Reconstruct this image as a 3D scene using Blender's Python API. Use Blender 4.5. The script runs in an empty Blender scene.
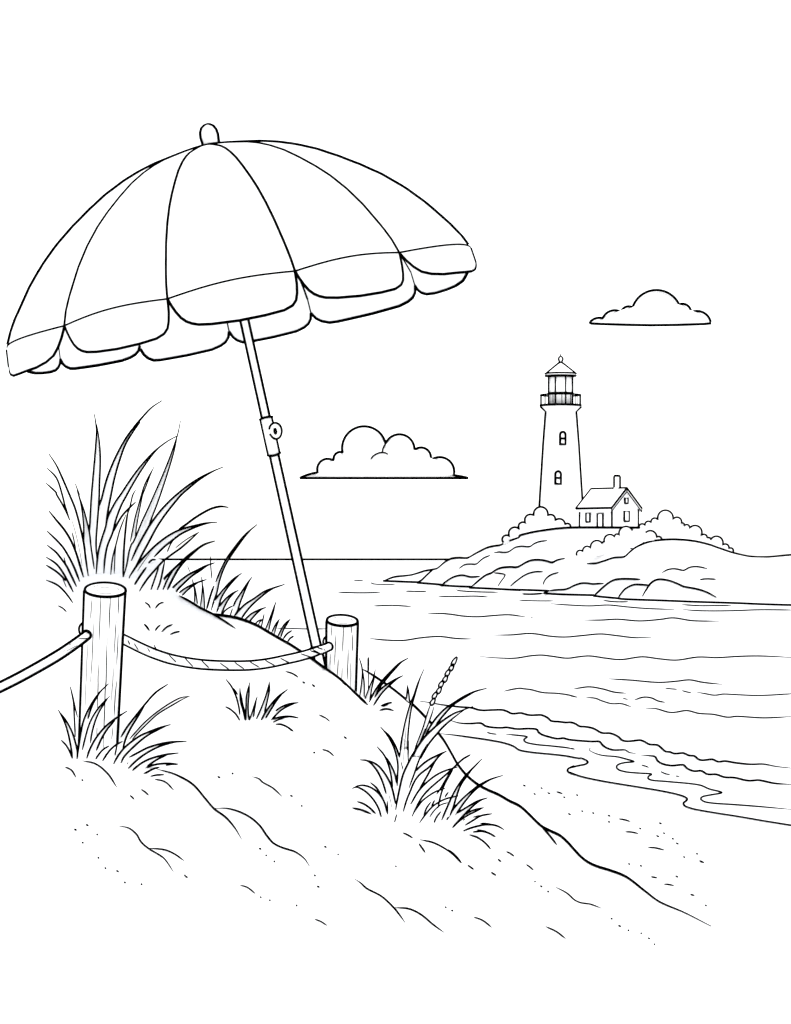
import bpy, math, random
from mathutils import Vector, Matrix
from mathutils.bvhtree import BVHTree
from mathutils.geometry import tessellate_polygon
random.seed(4)
sc = bpy.context.scene
C = sc.collection

# ------------------------------------------------------------------ camera, sky, sun, exposure
F = 2600.0            # focal length in picture widths of one pixel
EYE = 4.0             # eye height over the sea
cam_d = bpy.data.cameras.new('camera')
cam_d.sensor_fit = 'VERTICAL'
cam_d.sensor_height = 24.0
cam_d.lens = F / 1024.0 * 24.0
cam_d.shift_y = 48.0 / 1024.0
cam_d.clip_start = 0.1
cam_d.clip_end = 80000.0
cam = bpy.data.objects.new('camera', cam_d)
cam.location = (0, 0, EYE)
cam.rotation_euler = (math.radians(90), 0, 0)
C.objects.link(cam)
sc.camera = cam

SUN_EL, SUN_AZ = math.radians(55), math.radians(180)     # high and behind the viewer, veiled by bright overcast
world = bpy.data.worlds.new('World')
sc.world = world
world.use_nodes = True
nt = world.node_tree
sky = nt.nodes.new('ShaderNodeTexSky')
sky.sky_type = 'NISHITA'
sky.sun_disc = False
sky.sun_elevation = SUN_EL
sky.sun_rotation = SUN_AZ
sky.air_density = 1.0
sky.dust_density = 1.0
sky.ozone_density = 0.0
bg = nt.nodes['Background']
bg.inputs['Strength'].default_value = 0.15
gr = nt.nodes.new('ShaderNodeHueSaturation')       # a grey-white overcast rather than a blue sky
gr.inputs['Saturation'].default_value = 0.15
nt.links.new(sky.outputs['Color'], gr.inputs['Color'])
nt.links.new(gr.outputs['Color'], bg.inputs['Color'])
sun_d = bpy.data.lights.new('sun', 'SUN')
sun_d.energy = 1.0
sun_d.angle = math.radians(15)
sun_d.color = (1.0, 0.97, 0.92)
sun = bpy.data.objects.new('sun', sun_d)
sd = Vector((math.sin(SUN_AZ) * math.cos(SUN_EL), math.cos(SUN_AZ) * math.cos(SUN_EL), math.sin(SUN_EL)))
sun.rotation_euler = sd.to_track_quat('Z', 'Y').to_euler()
sun.location = (0, 0, 60)
C.objects.link(sun)
sc.view_settings.view_transform = 'Standard'
sc.view_settings.look = 'None'
sc.view_settings.gamma = 1.0
sc.view_settings.use_curve_mapping = False
sc.view_settings.exposure = 1.22        # exposed for paper white

# ------------------------------------------------------------------ materials
def white(name, lo=0.82, hi=0.88, scale=6.0, rough=0.9, through=0.0):
    m = bpy.data.materials.new(name)
    m.use_nodes = True
    n = m.node_tree
    b = n.nodes['Principled BSDF']
    tx = n.nodes.new('ShaderNodeTexNoise')
    tx.inputs['Scale'].default_value = scale
    tx.inputs['Detail'].default_value = 4
    rp = n.nodes.new('ShaderNodeMapRange')
    rp.inputs['To Min'].default_value = lo
    rp.inputs['To Max'].default_value = hi
    co = n.nodes.new('ShaderNodeCombineColor')
    n.links.new(tx.outputs['Fac'], rp.inputs['Value'])
    for k in ('Red', 'Green', 'Blue'):
        n.links.new(rp.outputs['Result'], co.inputs[k])
    n.links.new(co.outputs['Color'], b.inputs['Base Color'])
    b.inputs['Roughness'].default_value = rough
    b.inputs['Specular IOR Level'].default_value = 0.1
    if through:                       # thin cloth or leaf: daylight comes through it
        tr = n.nodes.new('ShaderNodeBsdfTranslucent')
        n.links.new(co.outputs['Color'], tr.inputs['Color'])
        mx = n.nodes.new('ShaderNodeMixShader')
        mx.inputs[0].default_value = through
        n.links.new(b.outputs[0], mx.inputs[1]); n.links.new(tr.outputs[0], mx.inputs[2])
        n.links.new(mx.outputs[0], n.nodes['Material Output'].inputs['Surface'])
    return m
INK = bpy.data.materials.new('black_ink')
INK.use_nodes = True
_n = INK.node_tree
_b = _n.nodes['Principled BSDF']
_b.inputs['Base Color'].default_value = (0.0002, 0.0002, 0.0002, 1)
_b.inputs['Roughness'].default_value = 1.0
_b.inputs['Specular IOR Level'].default_value = 0.0
M_SAND = white('white_sand', scale=40)
M_SEA = white('white_water', scale=2)
M_ROCK = white('white_rock', scale=0.3)
M_WOOD = white('white_wood', scale=25)
M_CLOTH = white('white_canvas', scale=30, lo=.82, hi=.9, through=0.45)
M_METAL = white('white_enamel', scale=30, rough=0.5)
M_ROPE = white('white_rope', scale=60)
M_LEAF = white('white_leaf', scale=30, lo=.9, hi=.95, through=0.4)
M_PAINT = white('white_limewash', scale=1.0)
M_CLOUD = white('white_cloud', scale=0.02)

# ------------------------------------------------------------------ pixel geometry and readers of the stroke tables
def at(px, py, d):
    return Vector(((px - 395.5) / F * d, d, EYE - (py - 560.0) / F * d))
def pix(p):
    return 395.5 + p[0] / p[1] * F, 560.0 - (p[2] - EYE) / p[1] * F
FR = {  # named sheets of the sketch: origin and scale
 'p': (0, 0, 1), 'r': (50, 390, 3.5955), 'a': (50, 395, 7.91), 'b': (50, 490, 7.91), 'c': (130, 395, 7.91), 'd': (130, 490, 7.91),
 'e': (170, 540, 7.91), 'f': (220, 570, 7.91), 'g': (50, 680, 7.91), 'h': (110, 680, 7.91), 'i': (215, 670, 7.91),
 'j': (345, 650, 9.8875), 'k': (345, 720, 8.789), 'l': (410, 640, 7.91), 'm': (410, 740, 7.91), 'n': (50, 570, 7.91),
 'o': (290, 600, 7.91), 'q': (50, 740, 3.296), 's': (230, 740, 3.296), 't': (450, 740, 2.7276), 'u': (250, 690, 3.955),
 'v': (50, 560, 4.45), 'w': (420, 680, 4.944), 'x': (570, 680, 4.653), 'y': (320, 560, 3.5955), 'z': (520, 560, 3.5955),
 'I': (500, 470, 5.273), 'J': (620, 490, 6.592), 'K': (370, 520, 5.273), 'U': (290, 420, 4.163), 'V': (580, 280, 5.65),
 'L': (530, 345, 7.91), 'A': (50, 110, 3.5955), 'B': (260, 110, 3.5955), 'P': (230, 380, 7.91)}
def rd(text):
    out, fr = [], FR['p']
    for w in text.split():
        if ':' in w:
            k, w = w.split(':')
            fr = FR[k]
            if not w: continue
        x, y = w.split(',')
        out.append((fr[0] + float(x) / fr[2], fr[1] + float(y) / fr[2]))
    return out
def lines(text):
    return [l.strip() for l in text.strip().splitlines() if l.strip()]

def smooth(pts, step=2.0):
    """Catmull-Rom through 2D points, resampled about every `step` pixels."""
    if len(pts) < 2: return pts
    P = [Vector(p) for p in pts]
    P = [P[0] * 2 - P[1]] + P + [P[-1] * 2 - P[-2]]
    out = []
    for k in range(1, len(P) - 2):
        p0, p1, p2, p3 = P[k - 1], P[k], P[k + 1], P[k + 2]
        L = (p2 - p1).length
        if L < 1e-6: continue
        t0, t1, t2 = (p1 - p0).length ** .5, L ** .5, (p3 - p2).length ** .5
        t0 = t0 or 1e-3; t2 = t2 or 1e-3
        m1 = (p2 - p1) + ((p1 - p0) / t0 - (p2 - p0) / (t0 + t1)) * t1
        m2 = (p2 - p1) + ((p3 - p2) / t2 - (p3 - p1) / (t1 + t2)) * t1
        n = max(1, int(math.ceil(L / step)))
        for i in range(n):
            s = i / n
            out.append(p1 * (2*s**3 - 3*s**2 + 1) + m1 * (s**3 - 2*s**2 + s) + p2 * (-2*s**3 + 3*s**2) + m2 * (s**3 - s**2))
    out.append(P[-2])
    return [tuple(p) for p in out]
def arclen(pts):
    s = [0.0]
    for a, b in zip(pts, pts[1:]): s.append(s[-1] + math.dist(a, b))
    return s
def resample(pts, n):
    s = arclen(pts); out = []; k = 0
    for i in range(n):
        t = s[-1] * i / (n - 1)
        while k < len(s) - 2 and s[k + 1] < t: k += 1
        f = 0 if s[k + 1] == s[k] else (t - s[k]) / (s[k + 1] - s[k])
        f = min(max(f, 0), 1)
        out.append(tuple(a + (b - a) * f for a, b in zip(pts[k], pts[k + 1])))
    return out
def taper(n, a=0.22, b=0.22, lo=0.3):
    r = []
    for i in range(n):
        t = i / max(1, n - 1); w = 1.0
        if a and t < a: w = min(w, lo + (1 - lo) * math.sin(t / a * math.pi / 2))
        if b and 1 - t < b: w = min(w, lo + (1 - lo) * math.sin((1 - t) / b * math.pi / 2))
        r.append(w)
    return r

# ------------------------------------------------------------------ mesh builder: slot 0 = body, slot 1 = ink
WEIGHT = 1.17          # weight of every inked line
class MB:
    def __init__(s): s.v, s.f, s.m = [], [], []
    def face(s, pts, m=0):
        b = len(s.v); s.v += [tuple(p) for p in pts]; s.f.append(tuple(range(b, b + len(pts)))); s.m.append(m)
    def grid(s, rows, m=0, close=False):
        b = len(s.v); n = len(rows[0])
        for r in rows: s.v += [tuple(p) for p in r]
        for i in range(len(rows) - 1):
            for j in range(n if close else n - 1):
                k = (j + 1) % n
                s.f.append((b + i*n + j, b + i*n + k, b + (i+1)*n + k, b + (i+1)*n + j)); s.m.append(m)
    def tube(s, pts, rad, m=1, sides=6, caps=True):
        P = [Vector(p) for p in pts]
        Q, R = [], []
        for i, p in enumerate(P):
            if Q and (p - Q[-1]).length < 1e-7: continue
            Q.append(p); R.append((rad[i] if isinstance(rad, (list, tuple)) else rad) * (WEIGHT if m == 1 else 1))
        if len(Q) < 2: return
        T = [(Q[min(i + 1, len(Q) - 1)] - Q[max(i - 1, 0)]) for i in range(len(Q))]
        for i in range(len(T)):
            if T[i].length < 1e-9: T[i] = Q[min(i+1, len(Q)-1)] - Q[i] if i < len(Q)-1 else Q[i] - Q[i-1]
            T[i].normalize()
        up = Vector((0, 0, 1)) if abs(T[0].z) < .9 else Vector((0, 1, 0))
        N = (up - T[0] * up.dot(T[0])).normalized()
        rows = []
        for q, t, r in zip(Q, T, R):
            N = N - t * N.dot(t)
            if N.length < 1e-6: N = t.orthogonal()
            N.normalize(); B = t.cross(N)
            rows.append([q + (N * math.cos(a) + B * math.sin(a)) * r for a in (2 * math.pi * k / sides for k in range(sides))])
        b0 = len(s.v)
        s.grid(rows, m, True)
        if caps:
            s.f.append(tuple(range(b0 + sides - 1, b0 - 1, -1))); s.m.append(m)
            e = b0 + (len(rows) - 1) * sides
            s.f.append(tuple(range(e, e + sides))); s.m.append(m)
    def px_stroke(s, pts2, w, depth, tp=(0.22, 0.22, 0.3), lift=1.0, m=1, step=2.0):
        """An inked line: pts2 in pixels, depth(px, py, i, n) -> metres along the view; laid just proud of its surface."""
        q = smooth(pts2, step)
        n = len(q); tw = taper(n, *tp)
        P, R = [], []
        for i, (x, y) in enumerate(q):
            d = depth(x, y, i / max(1, n - 1))
            r = w / 2 * d / F * tw[i]
            d2 = depth(x, y + .55 * w, i / max(1, n - 1))          # high enough for the line's near edge to clear the surface
            if d * .96 < d2 < d: d = d2
            P.append(at(x, y, d - lift * r)); R.append(r)
        s.tube(P, R, m)
    def box(s, o, ex, ey, ez, m=0):
        c = [o, o + ex, o + ex + ey, o + ey]; d = [p + ez for p in c]
        for q in ((c[3], c[2], c[1], c[0]), d, (c[0], c[1], d[1], d[0]), (c[1], c[2], d[2], d[1]), (c[2], c[3], d[3], d[2]), (c[3], c[0], d[0], d[3])):
            s.face(q, m)
    def lathe(s, base, axis, prof, m=0, seg=32, caps=True):
        ax = Vector(axis).normalized(); n = ax.orthogonal().normalized(); b = ax.cross(n)
        rows = [[base + ax * h + (n * math.cos(t) + b * math.sin(t)) * r for t in (2 * math.pi * k / seg for k in range(seg))] for r, h in prof]
        b0 = len(s.v)
        s.grid(rows, m, True)
        if caps:
            s.f.append(tuple(range(b0 + seg - 1, b0 - 1, -1))); s.m.append(m)
            e = b0 + (len(rows) - 1) * seg
            s.f.append(tuple(range(e, e + seg))); s.m.append(m)
    def ring(s, base, axis, r, w, seg=48, a0=0, a1=360, m=1):
        ax = Vector(axis).normalized(); n = ax.orthogonal().normalized(); b = ax.cross(n)
        s.tube([base + (n * math.cos(t) + b * math.sin(t)) * r for t in (math.radians(a0 + (a1 - a0) * k / seg) for k in range(seg + 1))], w, m)
    def bvh(s): return BVHTree.FromPolygons(s.v, s.f)
    def build(s, name, mat, parent=None, flat=False):
        me = bpy.data.meshes.new(name)
        me.from_pydata(s.v, [], s.f)
        me.materials.append(mat); me.materials.append(INK)
        me.polygons.foreach_set('material_index', s.m)
        if not flat: me.polygons.foreach_set('use_smooth', [True] * len(s.f))
        me.update()
        o = bpy.data.objects.new(name, me)
        C.objects.link(o)
        if parent is not None:
            o.parent = parent
            o.matrix_parent_inverse = Matrix.Translation(-parent.location)
        return o
def rig(name, loc):
    o = bpy.data.objects.new(name, None); o.location = loc; o.empty_display_size = .2
    C.objects.link(o); return o
def tag(o, label, cat, group=None):
    o['label'] = label; o['category'] = cat
    if group: o['group'] = group
    return o
def structure(o): o['kind'] = 'structure'; return o
def caster(bvh, fallback):
    last = [fallback]
    def depth(x, y, t=0):
        v = at(x, y, 1.0) - Vector((0, 0, EYE))
        h = bvh.ray_cast(Vector((0, 0, EYE)), v.normalized())
        if h[0] is not None: last[0] = h[0].y
        return last[0]
    return depth
def const(d): return lambda x, y, t=0: d
def plane0(z=0.0):
    return lambda x, y, t=0: (EYE - z) * F / max(y - 560.0, 0.6)
def arcs(start, segs):
    """chain of circular bumps in sheet coordinates; segs = (x, y, rise as a share of the chord)"""
    pts = [start]; p = Vector(start)
    for x, y, k in segs:
        q = Vector((x, y)); c = q - p; L = c.length
        nrm = Vector((c.y, -c.x)) / L
        if k < 0.02: pts += [tuple(p + c * (i / 6)) for i in range(1, 7)]
        else:
            h = k * L; R = (L * L / 4 + h * h) / (2 * h); cen = (p + q) / 2 + nrm * (h - R)
            a = math.asin(min(1, L / 2 / R))
            if h > R: a = math.pi - a
            n = max(6, int(L / 6))
            u = c / L
            for i in range(1, n + 1):
                t = -a + 2 * a * i / n
                pts.append(tuple(cen + u * (R * math.sin(t)) + nrm * (R * math.cos(t))))
        p = q
    return pts
def sheet(pts, k):
    fr = FR[k]; return [(fr[0] + x / fr[2], fr[1] + y / fr[2]) for x, y in pts]
def lerp_table(tab, x):
    if x <= tab[0][0]: return tab[0][1]
    for (a, b), (c, d) in zip(tab, tab[1:]):
        if x <= c: return b + (d - b) * (x - a) / (c - a)
    return tab[-1][1]

def edge(sg, r, w):
    """where the inked edge of a round bar of radius r lies: on its surface, just on the viewer's side of its widest line"""
    dl = math.acos(max(-1, 1 - .7 * w / r)) if r > w else .8
    rr_ = r + .35 * w
    return sg * rr_ * math.cos(dl), -rr_ * math.sin(dl), 0.0

# ------------------------------------------------------------------ beach and sea
b = MB()
R0 = 20000.0
n = 96
far = [(R0 * math.sin(2 * math.pi * k / n), R0 * math.cos(2 * math.pi * k / n), -0.006) for k in range(n)]
b.face([(x, y, z) for x, y, z in reversed(far)])
BEACH_DOTS = """203,124 231,147 250,131 270,145 312,156 347,150 326,202 361,194 391,199 434,206 434,223 519,241 574,227 584,254 608,269 620,282 639,319 674,310 686,332 489,338 521,343 619,372 660,422 698,451 567,262"""
def dot(mb, x, y, depth, w=1.7, l=1.6):
    mb.px_stroke([(x - l, y - .35 * l), (x, y), (x + l * .8, y + .35 * l)], w, depth, (0.3, 0.3, .5), 1.2)
bd = plane0(-0.006)
for i, (x, y) in enumerate(rd('t:' + BEACH_DOTS)): dot(b, x, y, bd, 1.7, 1.0 + .5 * (i % 3 == 0))
for l in ('t:290,141 298,143 307,146', 't:460,215 475,217 492,222', 't:478,250 495,251 514,255', 't:540,293 560,294 585,300', 't:548,373 556,374 566,376', 't:583,393 597,394 611,397', 't:680,329 686,331 693,334', 't:655,420 667,424'):
    b.px_stroke(rd(l), 1.6, bd, (.3, .3, .4), 1.2)
structure(b.build('beach', M_SAND))

SHORE = rd('w:95,265 150,270 250,283 350,298 420,312 465,328 490,345 550,357 650,367 720,375 791,387 x:50,363 78,374 84,381 72,391 40,398 x:0,407 w:760,425 735,436 728,446 738,457 765,467 x:0,430 50,448 150,470 300,495 420,515 500,532 538,545 546,553 538,563 527,572 535,585 565,597 600,605 700,622 772,633 900,655 1030,676')
FOAM = """1.7|w:0,105 40,110 85,118 130,125 200,133 260,138 285,146 310,150 360,148 410,148 435,156 455,166 500,163 530,171 550,174 600,173 630,185 650,202 690,206 720,210 745,209 768,215 791,229 x:70,217 110,225 150,246 190,248 225,263 242,279 265,285 330,280 352,289 370,299 410,303 428,318 445,332 468,335 485,342 530,340 555,351 580,353 595,366 612,373 665,369 690,380 720,377 772,385 840,392 900,391 960,402 1030,410
1.7|w:150,200 200,213 250,215 305,214 322,226 350,233 400,236 430,234 480,242 540,240 580,245 585,256 605,270 640,281 680,290 710,287 735,294 791,300 x:100,286 140,287 148,298 165,312 200,325 260,326 275,336 305,342
1.7|x:330,349 370,352 398,357 405,372 425,387 470,398 530,395 540,406 555,416 580,424 612,422 640,438 683,439 720,452 765,454 830,468 880,466 950,480 1030,486
1.2|w:330,258 355,265 380,268
1.4|w:425,268 480,273 530,281 520,288 513,294 522,306 570,318 650,326 730,335 766,342
1.4|x:98,315 88,322 105,335 150,350 220,357 260,367 298,379 250,385 222,394 216,404 225,416 260,427 320,433 380,438 365,447 362,455 375,464 450,472 560,482 610,490 650,507 707,523 650,535 615,543 608,552 625,565 660,572 772,580 900,590 1030,602
1.2|x:332,395 350,400 367,406
1.2|x:422,425 445,436 465,440
1.1|x:490,446 510,449
1.3|x:0,317 22,321"""
WAVES = """1.0|y:120,75 138,74 157,75
1.0|y:182,80 190,85 230,88 270,88
1.2|y:65,116 140,118 217,117
1.2|y:308,112 345,113 383,113
1.2|y:425,131 500,131 560,130 607,133
1.2|y:490,106 496,109 520,112 580,115 640,116
1.2|y:192,165 225,164 260,163 327,167
1.3|y:387,193 430,192 470,195 520,202 570,204 620,200 680,197 738,204
.8|y:755,206 767,206
1.3|y:180,282 240,288 300,289 360,280 430,275 490,282 550,284
1.3|y:623,270 690,269 750,264 z:60,266 110,274 160,277 220,272 290,266 350,272 410,279 473,278
1.3|y:575,347 640,352 700,353 760,344 z:80,342 115,346 170,353 210,348 250,345 310,353 360,358 440,348 500,355 560,360 640,349 710,351 776,347 860,345 990,351
1.3|y:660,472 690,465 720,461 z:15,463 40,466 80,476 140,480 180,486 207,493
1.1|y:714,144 750,146 z:72,147 122,147
1.6|z:8,122 40,123 82,120
1.2|z:110,157 180,162 250,165 320,162 380,168 450,174 556,178
1.2|z:300,145 340,150 390,150
1.2|z:583,160 640,164 700,164 760,163
1.2|z:585,178 640,182 700,183 772,182 860,179 990,180
1.3|z:228,216 290,216 350,213 430,219 500,214 550,208 620,218 716,220
1.3|z:318,427 400,432 500,440 560,436 610,431 660,440 727,447
1.3|z:193,463 250,456 300,464 340,475 382,479
1.1|z:522,461 565,465
1.1|z:582,469 600,474 617,478
1.2|z:635,475 665,480 700,486 730,482 776,484 860,487 990,480
1.2|x:75,81 120,85 150,97 195,110 240,110 285,124
1.0|x:245,85 270,90
1.3|x:300,92 340,80 380,83 410,97 443,104
1.3|x:352,132 400,133 470,151 545,142 600,155 670,160 735,173 772,169 900,176 1030,170
1.1|x:0,73 35,80
1.1|o:-110,222 0,225 140,229 290,228"""
w = MB()
shore_w = [at(x, y, plane0()(x, y)) for x, y in smooth(SHORE, 2.0)]
sx, ex = shore_w[0], shore_w[-1]
poly = [Vector((-30, sx.y + 8, 0)), Vector((-8, sx.y + 2, 0))] + shore_w + [Vector((30, ex.y - 8, 0)), Vector((200, -60, 0)), Vector((2000, -600, 0))]
ring = [Vector((R0 * math.sin(t), R0 * math.cos(t), 0)) for t in (math.radians(95 - 190 * k / 80) for k in range(81))]
poly += ring + [Vector((-2000, 200, 0)), Vector((-200, 80, 0))]
bi = len(w.v); w.v += [tuple(p) for p in poly]
for tri in tessellate_polygon([poly]):
    a_, b_, c_ = (poly[k] for k in tri)
    if (b_ - a_).cross(c_ - a_).z < 0: tri = (tri[0], tri[2], tri[1])
    w.f.append(tuple(bi + k for k in tri)); w.m.append(0)
w.tube([(p.x, p.y, 5.0) for p in ring], 1.3 * R0 / F, 1)       # the far rim of the sea against the sky
w.px_stroke(SHORE, 1.75, plane0(), (.08, 0, .4), 1.2)
for l in lines(FOAM) + lines(WAVES):
    k, t = l.split('|', 1)
    w.px_stroke(rd(t), float(k) * 1.12, plane0(), (.15, .15, .4), 1.2)
structure(w.build('sea', M_SEA, flat=True))

# ------------------------------------------------------------------ dune
CREST = [(-400, 480), (-200, 500), (-50, 520), (50, 535), (100, 545), (140, 553), (152, 556), (162, 560), (169, 584), (179.5, 595.6), (189, 600.7), (200, 607.6), (207, 611), (214.2, 614.3), (224.4, 615.5), (237, 617.8), (248.4, 621.5), (258.5, 626), (268.6, 631.9), (280.7, 638.9), (290.8, 644.6), (301.5, 651.5), (311.5, 658.2), (325.4, 668.3), (330, 671), (338, 668), (346, 664), (361.7, 668.7), (369.3, 672.8), (382.4, 681.4), (390.5, 687), (405.7, 699), (413.5, 705), (424.5, 716), (431.5, 723.4), (437.8, 732.3), (443.5, 740), (450.5, 752), (457.4, 764), (466.9, 775.4), (478.9, 784.9), (488.4, 790), (498.5, 794.4), (510, 801), (520, 806), (541.7, 826), (550, 830.5), (560, 835.3), (567.5, 842), (574.7, 850), (582, 857.5), (590, 863), (599, 866.8), (609, 869.8), (626, 876.5), (644.3, 890.3), (659, 901.3), (684.6, 912.5), (711, 926), (760, 946), (850, 978), (1000, 1020), (1200, 1060)]
CREST_D = [(-400, 16), (-200, 15), (50, 13.5), (100, 13), (150, 12.4), (180, 12), (215, 11.6), (270, 11), (311, 10.5), (326, 10.18), (342, 10.6), (357, 10.96), (405, 10.7), (440, 10.2), (480, 9.6), (520, 9.1), (580, 8.4), (650, 7.8), (711, 7.4), (800, 7), (1000, 6.5), (1200, 6.2)]
_hi = smooth([p for p in CREST if p[0] >= 361.7 and p[0] <= 711], 2.5)
CREST = [p for p in CREST if p[0] < 361.7] + _hi + [p for p in CREST if p[0] > 711]
def crest_y(x): return lerp_table(CREST, x)
def crest_d(x): return lerp_table(CREST_D, x)
dn = MB()
cols = sorted(set([round(x, 2) for x, _ in CREST] + list(range(-400, 1200, 8))))
rows = []
for kind, val in [('b', (9.0, None)), ('b', (4.0, .9)), ('b', (2.0, .35)), ('b', (.4, .05))] + [('t', k / 40) for k in range(0, 41)] + [('t', 1.15), ('t', 1.4), ('t', 1.8)]:
    r = []
    for x in cols:
        y, d = crest_y(x), crest_d(x)
        if kind == 'b':
            q = at(x, y, d + val[0])
            q.z = -0.5 if val[1] is None else q.z - val[1]
        else:
            inv = 1 / d + val * (0.2 - 1 / d)
            q = at(x, y + val * (1100 - y), 1 / inv)
        r.append(q)
    rows.append(r)
dn.grid(list(reversed(rows)))
dune_bvh = dn.bvh()
def dune_depth(fallback=9.0): return caster(dune_bvh, fallback)
# crest lines sit on the ridge itself
def ridge_depth(x, y, t=0): return crest_d(x) - .01
dn.px_stroke(rd('e:75,440 150,480 240,535 290,560 350,590'), 2.3, ridge_depth, (.25, 0, .4), 6)
dn.px_stroke(rd('e:350,589 430,597 530,615 620,645 700,680 780,727 f:480,545 560,590 645,645 o:95,410 170,460 280,540'), 2.6, ridge_depth, (0, 0, .4), 6)
_dd = dune_depth(10.15)
dn.px_stroke(rd('o:272,534 390,620 510,730 615,828'), 2.4, lambda x, y, t=0: min(_dd(x, y), 10.15), (0, .12, .4), 1.2)
dn.px_stroke(rd('e:350,590 430,640 520,700'), 2.0, dune_depth(11), (0, .4, .3), 1.2)
dn.px_stroke([p for p in CREST if 361 < p[0] < 712], 2.55, ridge_depth, (.05, .3, .35), 6)
DUNE = """1.7|q:105,68 150,78 190,110 220,155
1.6|q:48,88 70,98 86,123
1.5|q:263,182 270,187 278,196
1.6|q:300,162 314,171 325,182
1.6|q:343,128 380,138 408,165
1.5|q:330,120 350,115 375,114
1.9|q:350,95 410,112 470,145 510,190 540,225 580,255 610,290 632,327
1.9|q:540,225 590,226 650,248 690,280 715,315 735,338 760,352 791,362 s:215,368 245,390 262,415
1.7|q:225,283 260,290 285,310 300,335 325,357 370,385 390,408 407,434
1.6|q:325,356 380,362 410,375 443,398
1.6|q:665,120 690,128 700,138 735,158 765,186
1.5|q:625,478 650,485 677,506
1.5|s:305,30 325,38 343,52
1.5|s:278,590 300,598 321,612
1.7|s:568,305 585,312 603,323
1.8|s:625,328 670,338 715,362 740,382 762,406
1.7|s:622,340 633,355 644,371
1.8|s:410,457 430,470 450,488 500,515 540,552 560,577 577,601
1.8|s:543,552 590,556 630,575 670,608 707,635
1.6|i:555,10 600,22 630,36 660,58
1.7|i:766,112 778,121 791,132
1.5|u:272,97 295,108 316,124
1.8|u:370,183 376,187 383,193
1.5|u:286,235 310,242 332,261
1.9|t:250,235 270,258 292,286
1.7|t:-5,298 15,315 32,335
1.7|t:52,343 65,353
1.7|t:112,360 126,369
1.6|t:153,304 165,309 175,317
1.7|t:130,324 140,332
1.6|t:208,339 218,346 228,355
1.6|t:287,400 320,418 340,436 355,443 385,448 414,459
1.6|t:63,482 90,492 114,511
1.6|t:260,508 290,522 316,542
1.8|j:468,517 410,530 355,550
1.6|j:430,535 395,548 370,556
1.8|j:340,595 400,582 450,588 485,602
1.6|v:422,187 440,200 447,215
1.7|v:507,187 485,195 468,215
1.6|v:418,283 430,297 441,313
1.6|v:493,287 480,297 467,315
1.8|v:547,286 520,298 496,320
1.7|v:580,317 555,322 535,331
1.4|n:60,280 100,300 132,332
1.6|n:742,425 760,440 788,478
1.2|p:50,592 57,595"""
for l in lines(DUNE)[:-1]:
    k, t = l.split('|', 1)
    dn.px_stroke(rd(t), float(k), dune_depth(), (.25, .25, .3), 1.2)
DOTS = 'q:107,132 557,122 602,110 445,446 450,451 695,518 725,528 693,358 713,380 740,400 123,280 156,311 108,338 84,295 160,388 183,422 223,432 247,469 302,475 s:203,184 237,217 278,41 315,352 357,377 280,446 291,483 220,545 547,416 788,415 711,551 733,562 i:703,98 u:254,247 t:232,386 249,399 268,413 441,487 463,507 487,519 522,527 543,541 558,557 6,465'
dd = dune_depth()
for i, (x, y) in enumerate(rd(DOTS)): dot(dn, x, y, dd, 1.9, .9 + .5 * (i % 3 == 1))
structure(dn.build('dune', M_SAND))

# ------------------------------------------------------------------ island
BASE = [(383.7, 580.8), (417, 582.6), (470, 587.3), (520, 590.4), (545, 592), (594, 595.8), (650, 600.3), (735.6, 603), (830, 606.5), (900, 609)]
TOP = rd('K:72,320 130,300 180,295 220,290 290,268 325,262 355,255 400,218 430,203 470,199 515,200 560,175 620,145 660,136 685,133 730,112 791,88 I:100,347 150,332 200,322 300,308 370,303 420,302 735,303') + [(648, 535), (655, 540.5)] + rd('J:300,327 350,325 400,327 450,331 500,338 550,349 600,363 640,378 680,392 720,406 762,418') + [(750, 556.5), (768, 557), (790, 555), (830, 553), (900, 556)]
def base_d(x): return EYE * F / (lerp_table(BASE, x) - 560)
def rise(x): return min(34.0, 3.0 + max(0, x - 383) * .30)
isl = MB()
cols = [383.7 + (900 - 383.7) * (k / 240) for k in range(241)]
rows = [[] for _ in range(22)]
for x in cols:
    yb, yt, d0, dr = lerp_table(BASE, x) + .6, lerp_table(TOP, x), base_d(x), rise(x)
    yt = min(yt, yb - .4)
    for i in range(15):
        t = i / 14
        rows[i].append(at(x, yb + (yt - yb) * t ** .8, d0 + dr * t ** 1.25))
    dc = d0 + dr
    k_ = min(1, max(0, (x - 440) / 60)); k_ = k_ * k_ * (3 - 2 * k_)
    end = dc + 4 + (408 - dc - 4) * k_                       # a flat top as far as the lighthouse
    for i in range(4): rows[15 + i].append(at(x, yt + .8, dc + (end - dc) * (i + .3) / 3.3))
    z_ = rows[18][-1].z
    for i, (dy, kz) in enumerate(((8, .5), (14, .1), (20, -.1))):
        q = at(x, yt, end + dy * (.2 + .8 * k_)); q.z = z_ * kz; rows[19 + i].append(q)
isl.grid(rows)
island_bvh = isl.bvh()
def island_depth(): return caster(island_bvh, 320.0)
def isl_crest(x, y, t=0): return base_d(x) + rise(x) - .2
isl.px_stroke([p for p in TOP if p[0] < 640], 2.0, isl_crest, (.03, 0, .4), 6)
isl.px_stroke([p for p in TOP if p[0] > 654], 2.0, isl_crest, (0, 0, .4), 6)
SHOREI = """2.0|K:72,321 150,324 250,328
2.0|K:250,331 320,336 378,341
2.0|K:372,344 450,349 532,352
2.0|K:525,357 640,362 791,370 I:60,631 120,632 180,634 255,637
2.0|I:255,637 233,649
2.0|I:233,650 300,655 400,658 495,660
2.0|I:495,664 560,671 625,677 J:0,717 300,729 500,737 762,745 950,753 1130,758"""
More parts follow.
